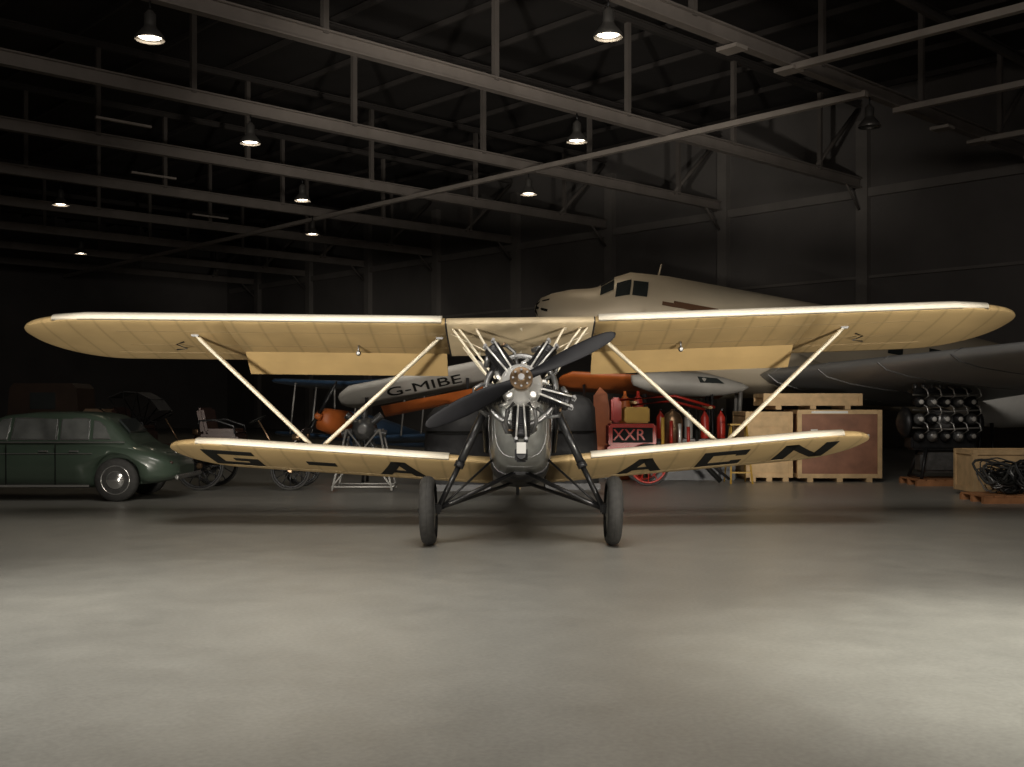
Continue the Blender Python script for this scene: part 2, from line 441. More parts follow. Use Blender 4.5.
def clip(pl, a, sgn):
    out = []
    for i in range(len(pl)):
        p0, p1 = pl[i], pl[(i+1) % len(pl)]
        d0, d1 = (p0[1]-a)*sgn, (p1[1]-a)*sgn
        if d0 >= 0: out.append(p0)
        if d0*d1 < 0:
            t = d0/(d0-d1); out.append((p0[0]+(p1[0]-p0[0])*t, p0[1]+(p1[1]-p0[1])*t))
    return out
p = Part('registration_letters')
for ch, s0, s1 in (('G', -4.10, -3.45), ('-', -2.8, -2.42), ('A', -1.88, -1.25), ('A', 1.32, 1.92), ('C', 2.38, 2.96), ('N', 3.42, 4.10)):
    c0, c1 = .80, .15
    for pl in Lt(ch):
        for k in range(14):
            q = clip(clip(pl, k/14, 1), (k+1)/14, -1)
            if len(q) < 3 or max(z[1] for z in q)-min(z[1] for z in q) < 1e-4: continue
            pts = [LW.under(s0+(s1-s0)*a, c0+(c1-c0)*b_, .007) for a, b_ in q]
            p.poly(pts, BLKM, V((0, 0, .005)))
p.done(AC)

# fuselage
PIT = math.radians(11)
AXD = V((0, math.cos(PIT), -math.sin(PIT))); AXU = V((0, math.sin(PIT), math.cos(PIT))); AXX = V((1, 0, 0))
HUB = V((X0, 11.75, 1.88))
def FP(x, y, z): return HUB + AXX*x + AXD*y + AXU*z
def sec(y, w, zt, zb, n=24, ex=3.0):
    cz = (zt+zb)/2; hh = (zt-zb)/2; o = []
    for i in range(n):
        a = 2*math.pi*i/n; c, s_ = math.cos(a), math.sin(a)
        o.append(FP(w*math.copysign(abs(c)**(2/ex), c), y, cz+hh*math.copysign(abs(s_)**(2/ex), s_)))
    return o
p = Part('fuselage')
p.loft([sec(.60, .22, .12, -.40, ex=2.6), sec(.68, .27, .20, -.60, ex=3), sec(.80, .30, .24, -.74, ex=3.2), sec(1.0, .33, .28, -.82, ex=3.6), sec(1.35, .37, .30, -.86, ex=4)], COWL)
p.loft([sec(1.35, .375, .31, -.87, ex=4), sec(2.2, .39, .34, -.86, ex=4), sec(3.2, .38, .34, -.80), sec(4.4, .33, .26, -.62), sec(6.0, .22, .12, -.42), sec(7.7, .06, 0.02, -.22)], BLK)
for k in range(7):
    for sg in (-1, 1):
        p.box(FP(sg*.375, 1.5+k*.09, -.2), (.02, .02, .22), GUN)
for y, w_, zt_, zb_ in ((.80, .303, .243, -.743), (1.0, .333, .283, -.823)):
    L1 = sec(y, w_, zt_, zb_, ex=3.3); L2 = sec(y+.012, w_, zt_, zb_, ex=3.3); p.loft([L1, L2], GUN)
for y in (2.35, 3.35):
    p.torus(FP(0, y, .34), AXU, .26, .03, TAN)
    p.lathe(FP(0, y, .325), AXU, [(0, .24), (.012, .24)], BLKM, 24)
    p.poly([FP(-.2, y-.33, .36), FP(.2, y-.33, .36), FP(.15, y-.25, .55), FP(-.15, y-.25, .55)], GLS, AXD*.006)
p.done(AC)
p = Part('tail_unit')
p.poly([FP(0, 6.5, .08), FP(0, 7.1, .75), FP(0, 7.5, .95), FP(0, 7.95, .8), FP(0, 8.0, 0), FP(0, 7.8, -.3), FP(0, 7.5, -.1)], FAB, V((.05, 0, 0)))
p.poly([FP(-1.7, 7.3, .1), FP(-1.5, 7.05, .1), FP(0, 6.6, .1), FP(1.5, 7.05, .1), FP(1.7, 7.3, .1), FP(1.6, 7.75, .1), FP(.2, 7.85, .1), FP(0, 7.6, .1), FP(-.2, 7.85, .1), FP(-1.6, 7.75, .1)], BLK, AXU*.05)
p.tube([FP(0, 7.0, -.25), FP(0, 7.3, -.30), V((X0, 19.1, .06)), V((X0, 19.35, .02))], .03, DRK)
p.done(AC)

p = Part('radial_engine')
EC = .42
p.lathe(HUB+AXD*.10, AXD, [(0, .07), (.02, .10), (.08, .13), (.14, .20), (.18, .235), (.22, .24), (.42, .25), (.46, .27), (.52, .27)], ALU, 32)
for i in range(12):
    a = 2*math.pi*i/12
    q = HUB+AXD*.27+(AXX*math.cos(a)+AXU*math.sin(a))*.2
    p.cyl(q, q+AXD*-.03, .014, GUN, seg=6)
for k in range(5):
    a = math.radians(180+72*k)
    d = AXX*math.sin(a)+AXU*math.cos(a); t = AXX*math.cos(a)-AXU*math.sin(a)
    o = HUB+AXD*EC
    prof = [(.2, .10), (.24, .10)]
    r = .24
    while r < .50:
        prof += [(r, .078), (r+.001, .105), (r+.009, .105), (r+.010, .078)]; r += .020
    prof += [(.505, .10), (.56, .10), (.575, .07)]
    p.lathe(o, d, prof, DRK, 20)
    for sg in (-1, 1):
        hb_ = o+d*.60+t*(sg*.055)+AXD*-.01
        p.box(hb_, (.05, .05, .06), GUN if k else DRK, Matrix((t, AXD, d)).transposed(), .008)
        p.cyl(o+d*.22+AXD*-.12+t*(sg*.03), o+d*.59+AXD*-.11+t*(sg*.055), .012, ALU, seg=8)
        p.box(o+d*.60+t*(sg*.055)+AXD*-.07, (.035, .13, .035), GUN, Matrix((t, AXD, d)).transposed(), .006)
    p.cyl(o+d*.50+t*.09+AXD*-.04, o+d*.50+t*.14+AXD*-.08, .012, BRASS, seg=8)
    p.cyl(o+d*.52-t*.08+AXD*.04, o+d*.45-t*.16+AXD*.14, .03, GUN)
    p.tube([o+d*.52+t*.08+AXD*.04, o+d*.5+t*.16+AXD*.08, o+d*.40+t*.2+AXD*.16, o+d*.2+t*.12+AXD*.2], .024, GUN)
    p.tube([o+d*.30-t*.12+AXD*.02, o+d*.24-t*.14-AXD*.02, o+d*.16-t*.12+AXD*.02], .026, ALU)
p.torus(HUB+AXD*.60, AXD, .40, .035, GUN)
for sg in (-1, 1):
    p.lathe(FP(sg*.13, .12, -.14), AXD, [(0, .03), (.01, .045), (.14, .05), (.15, .03)], ALU, 14)
    p.tube([FP(sg*.08, .2, -.22), FP(sg*.15, .2, -.3), FP(sg*.17, .3, -.42), FP(sg*.12, .4, -.52)], .022, GUN)
p.box(FP(0, .30, -.78), (.14, .16, .16), DRK, bev=.02)
p.lathe(FP(0, .22, -.80), AXD*-1, [(0, .055), (.08, .06), (.085, .05)], DRK, 16)
p.tube([FP(-.3, .5, .30), FP(-.36, .7, .1), FP(-.42, 1.1, -.3), FP(-.42, 1.9, -.5)], .03, DRK)
p.tube([FP(.3, .5, .30), FP(.36, .7, .1), FP(.42, 1.1, -.3), FP(.42, 1.9, -.5)], .03, DRK)
p.done(AC)
p = Part('paper_tag'); p.box(FP(0, .08, -.74), (.10, .004, .12), WHT); p.done(AC)

p = Part('propeller')
ang = math.radians(26.5)
for k in (0, 1):
    bd = (AXX*math.cos(ang)+AXU*math.sin(ang))*(1 if k == 0 else -1)
    tn = (AXU*math.cos(ang)-AXX*math.sin(ang))*(1 if k == 0 else -1)
    loops = []
    for (r, c, tw, tk) in ((.05, .10, 62, .10), (.14, .12, 58, .09), (.25, .17, 48, .06), (.45, .215, 36, .04), (.7, .215, 27, .028), (.9, .185, 21, .02), (1.05, .14, 18, .014), (1.12, .085, 17, .01), (1.15, .02, 17, .006)):
        tw = math.radians(tw); cd = tn*math.cos(tw)+AXD*math.sin(tw); nd = AXD*math.cos(tw)-tn*math.sin(tw)
        L = []
        for j in range(14):
            t_ = 2*math.pi*j/14; L.append(HUB+bd*r+cd*(c/2*math.cos(t_))+nd*(tk/2*math.sin(t_)))
        loops.append(L)
    p.loft(loops, PROPM)
p.lathe(HUB-AXD*.09, AXD, [(0, .03), (.005, .05), (.02, .055), (.03, .12), (.035, .125), (.15, .125), (.155, .11)], BRASS, 28)
for i in range(8):
    a = 2*math.pi*i/8; q = HUB-AXD*.06+(AXX*math.cos(a)+AXU*math.sin(a))*.09
    p.cyl(q, q-AXD*.03, .013, GUN, seg=6)
p.cyl(HUB-AXD*.13, HUB-AXD*.05, .035, GUN)
p.done(AC)

p = Part('undercarriage')
for sg in (-1, 1):
    wc = V((X0+sg*1.055, 12.42, .395))
    ax = V((1, 0, sg*-.03)).normalized()
    prof = []
    for i in range(17):
        t = math.pi*i/16
        prof.append((-.085*math.cos(t), .31+.085*math.sin(t)**.8))
    p.lathe(wc, ax, prof, RUB, 48, cap=False)
    for g in (-.03, 0, .03): p.torus(wc+ax*g, ax, .392-abs(g)*.2, .006, RUB, 48, 6)
    for s2 in (-1, 1):
        p.lathe(wc, ax*s2, [(0.05, .31), (.055, .30), (.062, .22), (.075, .09), (.09, .05)], COWL, 28)
    hubp = wc - V((sg*.12, 0, -.02))
    tp = V((X0+sg*.40, 12.75, 1.58))
    mid = hubp.lerp(tp, .42)
    p.cyl(hubp+V((0, 0, .02)), mid, .033, BLK); p.cyl(mid, tp, .048, BLK, .05)
    p.cyl(mid-(tp-hubp)*.02, mid+(tp-hubp)*.03, .058, DRK)
    p.cyl(tp+V((-sg*.05, 0, .03)), (X0+sg*.2, 12.9, 1.7), .03, BLK)
    p.cyl(hubp, (X0, 12.9, .83), .026, BLK); p.cyl(hubp+V((0, .05, 0)), (X0+sg*.1, 13.9, .60), .022, BLK)
    p.cyl(hubp, (X0+sg*.33, 12.95, .95), .014, BLK)
    p.box(hubp+V((sg*.02, 0, 0)), (.1, .12, .12), BLK, bev=.02)
    p.cyl(hubp, wc+V((sg*.12, 0, 0)), .028, DRK)
p.box((X0, 12.9, .83), (.16, .2, .1), BLK, bev=.02)
p.done(AC)

# ------------------------------------------------------------------ car
CX, CY = -5.60, 18.75
car = empty('vintage_saloon_car', (CX-2.6, CY, 0))
def csec(x, w, zb, zt, ex=3.2, n=28):
    o = []
    for i in range(n):
        a = 2*math.pi*i/n; c, s_ = math.cos(a), math.sin(a)
        o.append(V((CX+x, CY+w*math.copysign(abs(c)**(2/ex), c), (zt+zb)/2+(zt-zb)/2*math.copysign(abs(s_)**(2/ex), s_))))
    return o
p = Part('body')
ST = [(-5.2,.35,.45,.62),(-5.12,.6,.36,.80),(-4.9,.74,.3,.92),(-4.5,.84,.26,.98),(-4.1,.87,.25,1.0),(-3.3,.88,.22,1.02),(-2.4,.88,.2,1.0),(-1.6,.88,.2,1.0),(-1.1,.87,.22,1.0),(-.7,.85,.25,.965),(-.4,.81,.28,.88),(-.2,.75,.32,.78),(-.06,.62,.37,.67),(0.0,.40,.42,.58)]
p.loft([csec(*s_, ex=4.0) for s_ in ST], CARG)
body = p.done(car)
cut = Part('wheel_arch_cutter')
WX = (-.95, -3.95)
for x in WX:
    for sg in (-1, 1):
        cut.cyl((CX+x, CY+sg*.60, .40), (CX+x, CY+sg*1.1, .40), .41, BLKM, seg=32)
cu_ = cut.done(car)
md = body.modifiers.new('arches', 'BOOLEAN'); md.object = cu_; md.operation = 'DIFFERENCE'; md.solver = 'EXACT'
bpy.context.view_layer.update()
me2 = bpy.data.meshes.new_from_object(body.evaluated_get(bpy.context.evaluated_depsgraph_get()))
body.modifiers.clear(); body.data = me2
bpy.data.objects.remove(cu_)
p = Part('cabin')
WB, WT = .77, .64
def gw(z, zt): return WB-(WB-WT)*max(0, min(1, (z-.9)/max(.05, zt-.08-.9)))
GS = [(-3.5,.99),(-3.3,1.17),(-3.05,1.37),(-2.85,1.44),(-2.4,1.485),(-1.8,1.49),(-1.45,1.475),(-1.25,1.435),(-1.08,1.34),(-.92,1.18),(-.76,1.02),(-.62,.90)]
loops = []
for x, zt in GS:
    L = []
    zs = max(.85, zt-.07)
    wt = WT if zt > 1.2 else WT+(.08)*(1.2-zt)/.3
    for (y, z) in ((WB,.78),(WB,.9 if zs>.92 else zs),(wt+.01,zs),(wt-.04,zs+.045),(wt*.75,zt-.008),(wt*.3,zt),(-wt*.3,zt),(-wt*.75,zt-.008),(-wt+.04,zs+.045),(-wt-.01,zs),(-WB,.9 if zs>.92 else zs),(-WB,.78)):
        L.append(V((CX+x, CY+y, z)))
    loops.append(L)
p.loft(loops, CARG); p.done(car)
p = Part('windows')
def win(pts, m, off):
    for sg in (-1, 1):
        P3 = [V((CX+x, CY+sg*(gw(z, 1.485)+off), z)) for x, z in pts]
        p.poly(P3, m, V((0, -sg*.03, 0)))
for pts in ([(-2.68,1.04),(-1.96,1.04),(-1.96,1.37),(-2.64,1.37)], [(-1.87,1.04),(-1.42,1.04),(-1.42,1.35),(-1.5,1.37),(-1.87,1.37)], [(-3.1,1.04),(-2.77,1.04),(-2.73,1.37),(-2.88,1.34)], [(-1.34,1.05),(-1.06,1.05),(-1.16,1.24),(-1.26,1.32),(-1.34,1.33)]):
    cx_ = sum(q[0] for q in pts)/len(pts); cz_ = sum(q[1] for q in pts)/len(pts)
    win([(cx_+(x-cx_)*1.07, cz_+(z-cz_)*1.12) for x, z in pts], CHROME, .012)
    win(pts, CGLS, .02)
p.poly([(CX-3.44, CY-.5, 1.07), (CX-3.44, CY+.5, 1.07), (CX-3.1, CY+.45, 1.37), (CX-3.1, CY-.45, 1.37)], GLS, V((-.03, 0, .02)))
p.poly([(CX-1.05, CY-.38, 1.34), (CX-1.05, CY+.38, 1.34), (CX-.85, CY+.42, 1.13), (CX-.85, CY-.42, 1.13)], GLS, V((.02, 0, .03)))
p.done(car)
p = Part('trim_and_lamps')
for sg in (-1, 1):
    yy = CY+sg*.882
    p.box((CX-2.45, yy, .27), (2.2, .03, .035), CHROME)
    p.box((CX-2.3, CY+sg*.79, .985), (3.0, .03, .018), CHROME)
    p.box((CX-2.45, yy, .80), (2.3, .012, .012), CHROME)
    for x in (-2.72, -1.91): p.box((CX+x, yy, .62), (.014, .014, .66), BLKM)
    for x in (-2.1, -1.6): p.box((CX+x, yy+sg*.012, .84), (.16, .02, .025), CHROME, bev=.005)
    p.lathe((CX-.12, CY+sg*.60, .64), (1, 0, 0), [(0, .025), (.04, .025), (.06, .015)], MAR, 14)
    p.lathe((CX-5.1, CY+sg*.5, .72), (-1, 0, 0), [(0, .12), (.05, .12), (.09, .08), (.10, .01)], CHROME, 18)
p.box((CX+.03, CY, .40), (.06, 1.4, .08), CHROME, bev=.02); p.box((CX-5.26, CY, .42), (.08, 1.5, .12), CHROME, bev=.03)
p.box((CX-5.18, CY, .75), (.1, .42, .55), CHROME, bev=.02)
p.done(car)
for i, (x, sg) in enumerate(((WX[0], -1), (WX[1], -1), (WX[0], 1), (WX[1], 1))):
    p = Part('wheel_%d' % (i+1)); c = V((CX+x, CY+sg*.72, .36))
    p.lathe(c, (0, sg, 0), [(-.09, .24), (-.085, .33), (-.05, .36), (.05, .36), (.085, .33), (.09, .25)], RUB, 36)
    p.lathe(c, (0, sg, 0), [(.08, .25), (.095, .245), (.08, .20), (.07, .18)], CARG, 32)
    p.lathe(c, (0, sg, 0), [(.07, .17), (.11, .14), (.13, .07), (.135, .01)], CHROME, 28)
    p.torus(c+V((0, sg*.09, 0)), (0, 1, 0), .235, .012, CHROME)
    p.done(car)

# ------------------------------------------------------------------ old carriages
def spoked(p, c, R, mt=DRK, n=12, tire=RUB, ax=(0, 1, 0)):
    c = V(c); ax = V(ax).normalized(); x, y = frame(ax)
    p.torus(c, ax, R-.025, .025, tire, 36, 8); p.torus(c, ax, R-.065, .02, mt, 36, 6)
    for i in range(n):
        a = 2*math.pi*i/n; p.cyl(c, c+(x*math.cos(a)+y*math.sin(a))*(R-.06), .012, mt, seg=6)
    p.lathe(c-ax*.06, ax, [(0, .04), (.03, .06), (.09, .06), (.12, .04)], BRASS, 12)
def carriage(loc, bodym, hood=False):
    x, y = loc
    p = Part('vintage_horseless_carriage')
    for dy in (-.55, .55):
        spoked(p, (x+.85, y+dy, .38), .38); spoked(p, (x-.85, y+dy, .46), .46)
        p.cyl((x-1.0, y+dy*.6, .55), (x+1.1, y+dy*.6, .55), .03, DRK)
    p.cyl((x+.85, y-.55, .38), (x+.85, y+.55, .38), .025, DRK); p.cyl((x-.85, y-.55, .46), (x-.85, y+.55, .46), .025, DRK)
    p.box((x-.05, y, .66), (2.1, .8, .14), bodym, bev=.03)
    p.box((x-.55, y, .88), (.75, .85, .34), bodym, bev=.05)
    p.box((x-.5, y, 1.09), (.6, .8, .12), MAR, bev=.05)
    p.box((x-.85, y, 1.3), (.14, .85, .5), MAR, Matrix.Rotation(-.2, 3, 'Y'), .05)
    for dy in (-.42, .42):
        p.tube([(x-.9, y+dy, 1.05), (x-.9, y+dy, 1.3), (x-.6, y+dy, 1.32), (x-.25, y+dy, 1.2), (x-.22, y+dy, 1.05)], .02, DRK)
    p.poly([(x+.75, y-.4, .7), (x+.75, y+.4, .7), (x+1.05, y+.4, 1.15), (x+1.05, y-.4, 1.15)], bodym, V((.03, 0, 0)))
    p.cyl((x+.5, y-.1, .7), (x+.15, y-.1, 1.3), .015, BRASS); p.torus((x+.13, y-.1, 1.32), (.5, 0, -1), .17, .013, BLKM)
    for dy in (-.45, .45):
        p.lathe((x+.95, y+dy, 1.0), (1, 0, 0), [(-.08, .06), (.06, .08), (.07, .07)], BRASS, 14)
    if hood:
        L = []
        for k in range(7):
            a = math.radians(5+25*k)
            xx = x-.55-.75*math.cos(a); zz = 1.15+.75*math.sin(a)
            L.append((xx, zz))
        for (xx, zz) in L:
            p.tube([(x-.55, y-.45, 1.1), (xx, y-.45, zz), (xx, y+.45, zz), (x-.55, y+.45, 1.1)], .015, DRK)
        for i in range(2, 6):
            a_, b_ = L[i], L[i+1] if i+1 < len(L) else L[i]
            p.poly([(a_[0], y-.45, a_[1]), (b_[0], y-.45, b_[1]), (b_[0], y+.45, b_[1]), (a_[0], y+.45, a_[1])], TARP, V((0, 0, .01)))
    p.done()
carriage((-5.0, 20.9), MAR)
carriage((-7.9, 24.4), MAR, True)
p = Part('horse_drawn_coach'); x, y = -11.2, 26.5
for dx, R in ((-1.1, .6), (1.1, .48)):
    for dy in (-.7, .7): spoked(p, (x+dx, y+dy, R), R, OCH, 14)
    p.cyl((x+dx, y-.7, R), (x+dx, y+.7, R), .03, DRK)
loops = []
for (dz, hw) in ((.75, .45), (.95, .75), (1.35, .85), (2.0, .8), (2.12, .7)):
    loops.append([V((x+sx_*hw, y+sy_*.55, dz)) for sx_, sy_ in ((-1, -1), (1, -1), (1, 1), (-1, 1))])
p.loft(loops, OCH, smooth=False)
p.box((x, y-.56, 1.7), (.6, .02, .4), GLS); p.box((x, y-.565, 1.15), (.7, .02, .5), BLKM)
p.box((x+1.15, y, 1.45), (.5, .8, .12), TAN, bev=.03); p.box((x+1.2, y, 1.0), (.5, .7, .7), MAR, bev=.04)
p.cyl((x-1.2, y, .7), (x+1.6, y, .7), .05, DRK)
p.done()

# ------------------------------------------------------------------ small aircraft in the background
def light_plane(name, loc, head, wm, bm_, nose, z=1.35, span=4.0, biplane=True, wtop=.95):
    M = Matrix.Translation(V(loc)) @ Matrix.Rotation(head, 4, 'Z') @ Matrix.Rotation(math.radians(-9), 4, 'X')
    E = empty(name, loc)
    p = Part('fuselage', M)
    def sc(y, w, zt, zb):
        return [V((w*math.copysign(abs(math.cos(a))**.7, math.cos(a)), y, (zt+zb)/2+(zt-zb)/2*math.copysign(abs(math.sin(a))**.7, math.sin(a)))) for a in [2*math.pi*i/20 for i in range(20)]]
    p.loft([sc(0, .12, z+.1, z-.12), sc(.15, .26, z+.22, z-.3), sc(.9, .33, z+.28, z-.4)], nose)
    p.loft([sc(.9, .33, z+.28, z-.4), sc(2.2, .34, z+.3, z-.38), sc(3.5, .26, z+.22, z-.28), sc(5.8, .06, z+.1, z-.06)], bm_)
    p.poly([(0, 5.0, z+.1), (0, 5.4, z+.8), (0, 5.9, z+.85), (0, 6.1, z), (0, 5.8, z-.15)], wm, V((.04, 0, 0)))
    p.poly([(-1.3, 5.3, z+.1), (0, 4.9, z+.1), (1.3, 5.3, z+.1), (1.3, 5.8, z+.1), (-1.3, 5.8, z+.1)], wm, V((0, 0, .04)))
    p.done(E)
    p = Part('wings', M)
    for (zw, yw) in (((z+wtop, .8), (z-.35, 1.1)) if biplane else ((z+.5, .8),)):
        L = []
        for x in [-span+ .02, -span+.15, -span+.5, 0, span-.5, span-.15, span-.02]:
            k = 1 if abs(x) <= span-.5 else (.8 if abs(x) < span-.1 else .45)
            zz = zw+abs(x)*.04; c = 1.3*k; y0 = yw+(1.3-c)*.4
            L.append([V((x, y0, zz)), V((x, y0+c*.1, zz+.06)), V((x, y0+c*.35, zz+.09)), V((x, y0+c, zz+.01)), V((x, y0+c*.5, zz-.015)), V((x, y0+c*.1, zz-.03))])
        p.loft(L, wm)
    p.done(E)
    p = Part('struts_and_gear', M)
    for sg in (-1, 1):
        if biplane:
            for yy in (.95, 1.75): p.cyl((sg*span*.65, yy, z-.3), (sg*span*.65, yy, z+wtop+.1), .02, SILV, seg=8)
            p.cyl((sg*.3, .9, z+.2), (sg*.4, .9, z+wtop), .02, SILV, seg=8)
        p.cyl((sg*.25, .8, z-.35), (sg*.75, .6, .45), .03, bm_)
        p.lathe((sg*.78, .55, .42), (1, 0, 0), [(-.06, .2), (-.05, .29), (0, .31), (.05, .29), (.06, .2)], RUB, 28)
    p.cyl((-.75, .58, .43), (.75, .58, .43), .02, DRK)
    for k in (-1, 1):
        p.loft([[V((k*r*.5+dx*c-0, -.08+dy*.03, z+k*r*.86+dz*c*.3)) for dx, dy, dz in ((1, 0, -1), (0, 1, 0), (-1, 0, 1), (0, -1, 0))] for r, c in ((.03, .05), (.4, .07), (.8, .06), (.95, .02))], BLK)
    p.lathe((0, -.15, z), (0, 1, 0), [(0, .02), (.05, .08), (.15, .11)], nose, 18)
    p.done(E)
light_plane('parked_light_biplane', (-4.6, 25.2, 0), math.radians(-30), BLU, BLU, ORG, z=1.35, span=2.6)

def wing_panel(name, c, R, x0, x1, chord, m, legs):
    p = Part(name); L = []
    st = [(x0, .3), (x0+.07, .6), (x0+.3, 1), (x1-.12, 1), (x1-.04, .7), (x1, .4)]
    for x, k in st:
        L.append([c+R @ V((x, y*k*chord, z*k)) for (y, z) in ((-.5, 0), (-.45, .05), (-.2, .09), (.2, .06), (.5, .01), (.2, -.015), (-.3, -.03))])
    p.loft(L, m)
    for x in legs:
        for dy in (-.35, .35):
            p.cyl(c+R @ V((x, 0, -.05)), (c.x+x, c.y+dy, .02), .03, DRK)
    return p
R = Matrix.Rotation(math.radians(-11), 3, 'Y') @ Matrix.Rotation(math.radians(-28), 3, 'X')
c = V((-1.80, 22.2, 2.02))
p = wing_panel('stored_wing_panel', c, R, -1.75, 1.32, 1.0, GWHT, (-1.2, .9))
p.text('G-MIBE', .5, Matrix.Translation(c) @ R.to_4x4() @ Matrix(((1, 0, 0, 0), (0, -1, 0, .14), (0, 0, -1, -.045), (0, 0, 0, 1))), BLKM)
L2 = [[q+R @ V((0, .05, -.42)) for q in [c+R @ V((x, y*.5, z)) for (y, z) in ((-.5, 0), (-.2, .05), (.5, .01), (.2, -.02))]] for x in (-.9, 1.3)]
p.loft(L2, ORG, smooth=False)
p.done()
R = Matrix.Rotation(math.radians(3), 3, 'Y') @ Matrix.Rotation(math.radians(-24), 3, 'X')
wing_panel('stored_orange_wing_panel', V((3.2, 25.7, 2.05)), R, -2.1, 1.9, 1.1, ORG, (-1.5, 1.4)).done()
p = Part('orange_rudder')
p.poly([(1.80, 23.9, .35), (2.15, 23.9, .35), (2.2, 23.95, 1.2), (2.1, 24.0, 1.85), (1.95, 24.05, 2.0), (1.80, 24.0, 1.8)], ORG, V((0, .05, 0)))
p.box((1.98, 23.95, .2), (.6, .5, .4), DRK, bev=.02); p.cyl((1.79, 23.95, .3), (1.79, 24.03, 1.85), .025, DRK); p.done()

# engine on a tube stand
p = Part('engine_test_stand'); x, y = -2.75, 20.3
for dx in (-.55, .55):
    for dy in (-.4, .4):
        p.cyl((x+dx, y+dy, .03), (x+dx*.55, y+dy*.6, 1.15), .02, SILV)
    p.cyl((x+dx, y-.4, .1), (x+dx, y+.4, .1), .018, SILV)
    p.cyl((x-.55, y+dx*.7, .1), (x+.55, y+dx*.7, .1), .018, SILV)
p.cyl((x-.55, y-.4, .1), (x+.3, y-.25, 1.15), .016, SILV); p.cyl((x+.55, y-.4, .1), (x-.3, y-.25, 1.15), .016, SILV)
p.lathe((x, y-.35, 1.15), (0, 1, 0), [(0, .08), (.1, .2), (.5, .22), (.6, .12)], GUN, 20)
for k in range(7):
    a = 2*math.pi*k/7; d = V((math.sin(a), 0, math.cos(a))); pr = [(.15, .06)]
    for j in range(8): pr += [(.2+j*.03, .055), (.201+j*.03, .075), (.212+j*.03, .075), (.213+j*.03, .055)]
    p.lathe(V((x, y-.1, 1.15)), d, pr, GUN, 12)
p.done()

for (x, y, w_, h_) in ((-1.05, 20.7, .66, 1.62), (1.15, 20.9, .52, 1.80)):
    p = Part('tarpaulin_covered_engine'); L = []
    for (z, k) in ((.12, 1.0), (.5, .97), (1.0, .92), (h_-.25, .85), (h_-.08, .65), (h_, .3)):
        L.append([V((x+w_*k*math.cos(a)*(1+.05*math.sin(5*a)), y+w_*.8*k*math.sin(a)*(1+.05*math.cos(4*a)), z)) for a in [2*math.pi*i/28 for i in range(28)]])
    p.loft(L, TARP)
    for z, k in ((.6, .98), (1.1, .93)): p.torus((x, y, z), (0, 0, 1), w_*k*.92, .015, BLKM)
    p.box((x, y, .06), (w_*2, w_*1.5, .12), DRK, bev=.01)
    p.done()

# red fire pump trailer
p = Part('red_fire_pump'); x, y = 3.05, 22.0
for dy in (-.5, .5): spoked(p, (x-.35, y+dy, .42), .42, RED, 12)
p.cyl((x-.35, y-.5, .42), (x-.35, y+.5, .42), .03, DRK)
p.box((x-.2, y, .72), (1.9, .8, .12), RED, bev=.02)
p.box((x-.65, y, 1.0), (.95, .75, .45), RED, bev=.04)
p.box((x-.65, y-.385, 1.0), (.8, .01, .30), BLKM)
p.text('XXR', .32, Matrix.Translation(V((x-.72, y-.395, .90))) @ Matrix.Rotation(math.pi/2, 4, 'X'), RED)
p.lathe((x+.2, y, .8), (0, 0, 1), [(0, .2), (.5, .2), (.62, .15), (.68, .05), (.72, .03)], BRASS, 24)
p.box((x-.55, y, 1.4), (.5, .6, .32), YEL, bev=.03); p.box((x-.95, y+.1, 1.5), (.2, .5, .5), RED, bev=.04)
p.tube([(x-.9, y-.3, 1.7), (x+.2, y-.3, 1.78), (x+1.0, y-.3, 1.55)], .03, RED); p.tube([(x-.6, y+.2, 1.6), (x+.2, y+.2, 1.68), (x+.9, y+.2, 1.5)], .03, RED)
p.cyl((x+.9, y-.45, 1.55), (x+.9, y+.45, 1.55), .03, PINE); p.cyl((x-.6, y-.45, 1.65), (x-.6, y+.45, 1.65), .03, PINE)
for k in range(5): p.cyl((x-.05+k*.17, y-.36, .75), (x-.05+k*.17, y-.36, 1.35-.06*k), .035, (YEL, RED, ALU, RED, BLKM)[k])
p.tube([(x+.5, y-.3, .75), (x+.8, y-.35, .4), (x+1.1, y-.4, .08)], .05, BLKM); p.cyl((x+.6, y, .7), (x+1.35, y, .1), .03, DRK)
p.done()
def exting(x, y, z0=0, m=RED):
    p = Part('fire_extinguisher'); p.lathe((x, y, z0), (0, 0, 1), [(0, .08), (.02, .09), (.45, .09), (.52, .05), (.56, .025), (.60, .025)], m, 18)
    p.box((x, y-.02, z0+.62), (.04, .14, .03), DRK, bev=.005); p.tube([(x, y-.05, z0+.6), (x+.1, y-.06, z0+.5), (x+.1, y-.06, z0+.2)], .012, BLKM); p.done()
p = Part('display_plinth'); p.box((3.85, 23.4, .42), (1.8, .6, .84), DRK, bev=.02); p.box((3.85, 23.4, .86), (1.9, .7, .04), MAR, bev=.01); p.done()
for xx in (3.2, 3.5, 3.8, 4.15, 4.5): exting(xx, 23.4, .881, RED if xx != 3.8 else SILV)
p = Part('tall_red_gas_cylinders')
for i, xx in enumerate((2.42, 2.7)):
    p.lathe((xx, 23.3, 0), (0, 0, 1), [(0, .11), (.02, .12), (1.6, .12), (1.75, .08), (1.8, .04), (1.9, .03)], RED if i else ORG, 18)
p.done()
p = Part('yellow_step_ladder')
for dx in (-.22, .22):
    p.cyl((4.65+dx, 22.0, 0), (4.65+dx*.7, 22.3, 1.2), .02, YEL); p.cyl((4.65+dx, 22.7, 0), (4.65+dx*.7, 22.4, 1.2), .016, YEL)
for k in range(4): p.box((4.65, 22.0+.065*(k+1), .23*(k+1)), (.38, .12, .025), YEL)
p.box((4.65, 22.35, 1.2), (.38, .28, .03), YEL); p.done()
p = Part('white_glider_fuselage')
L = []
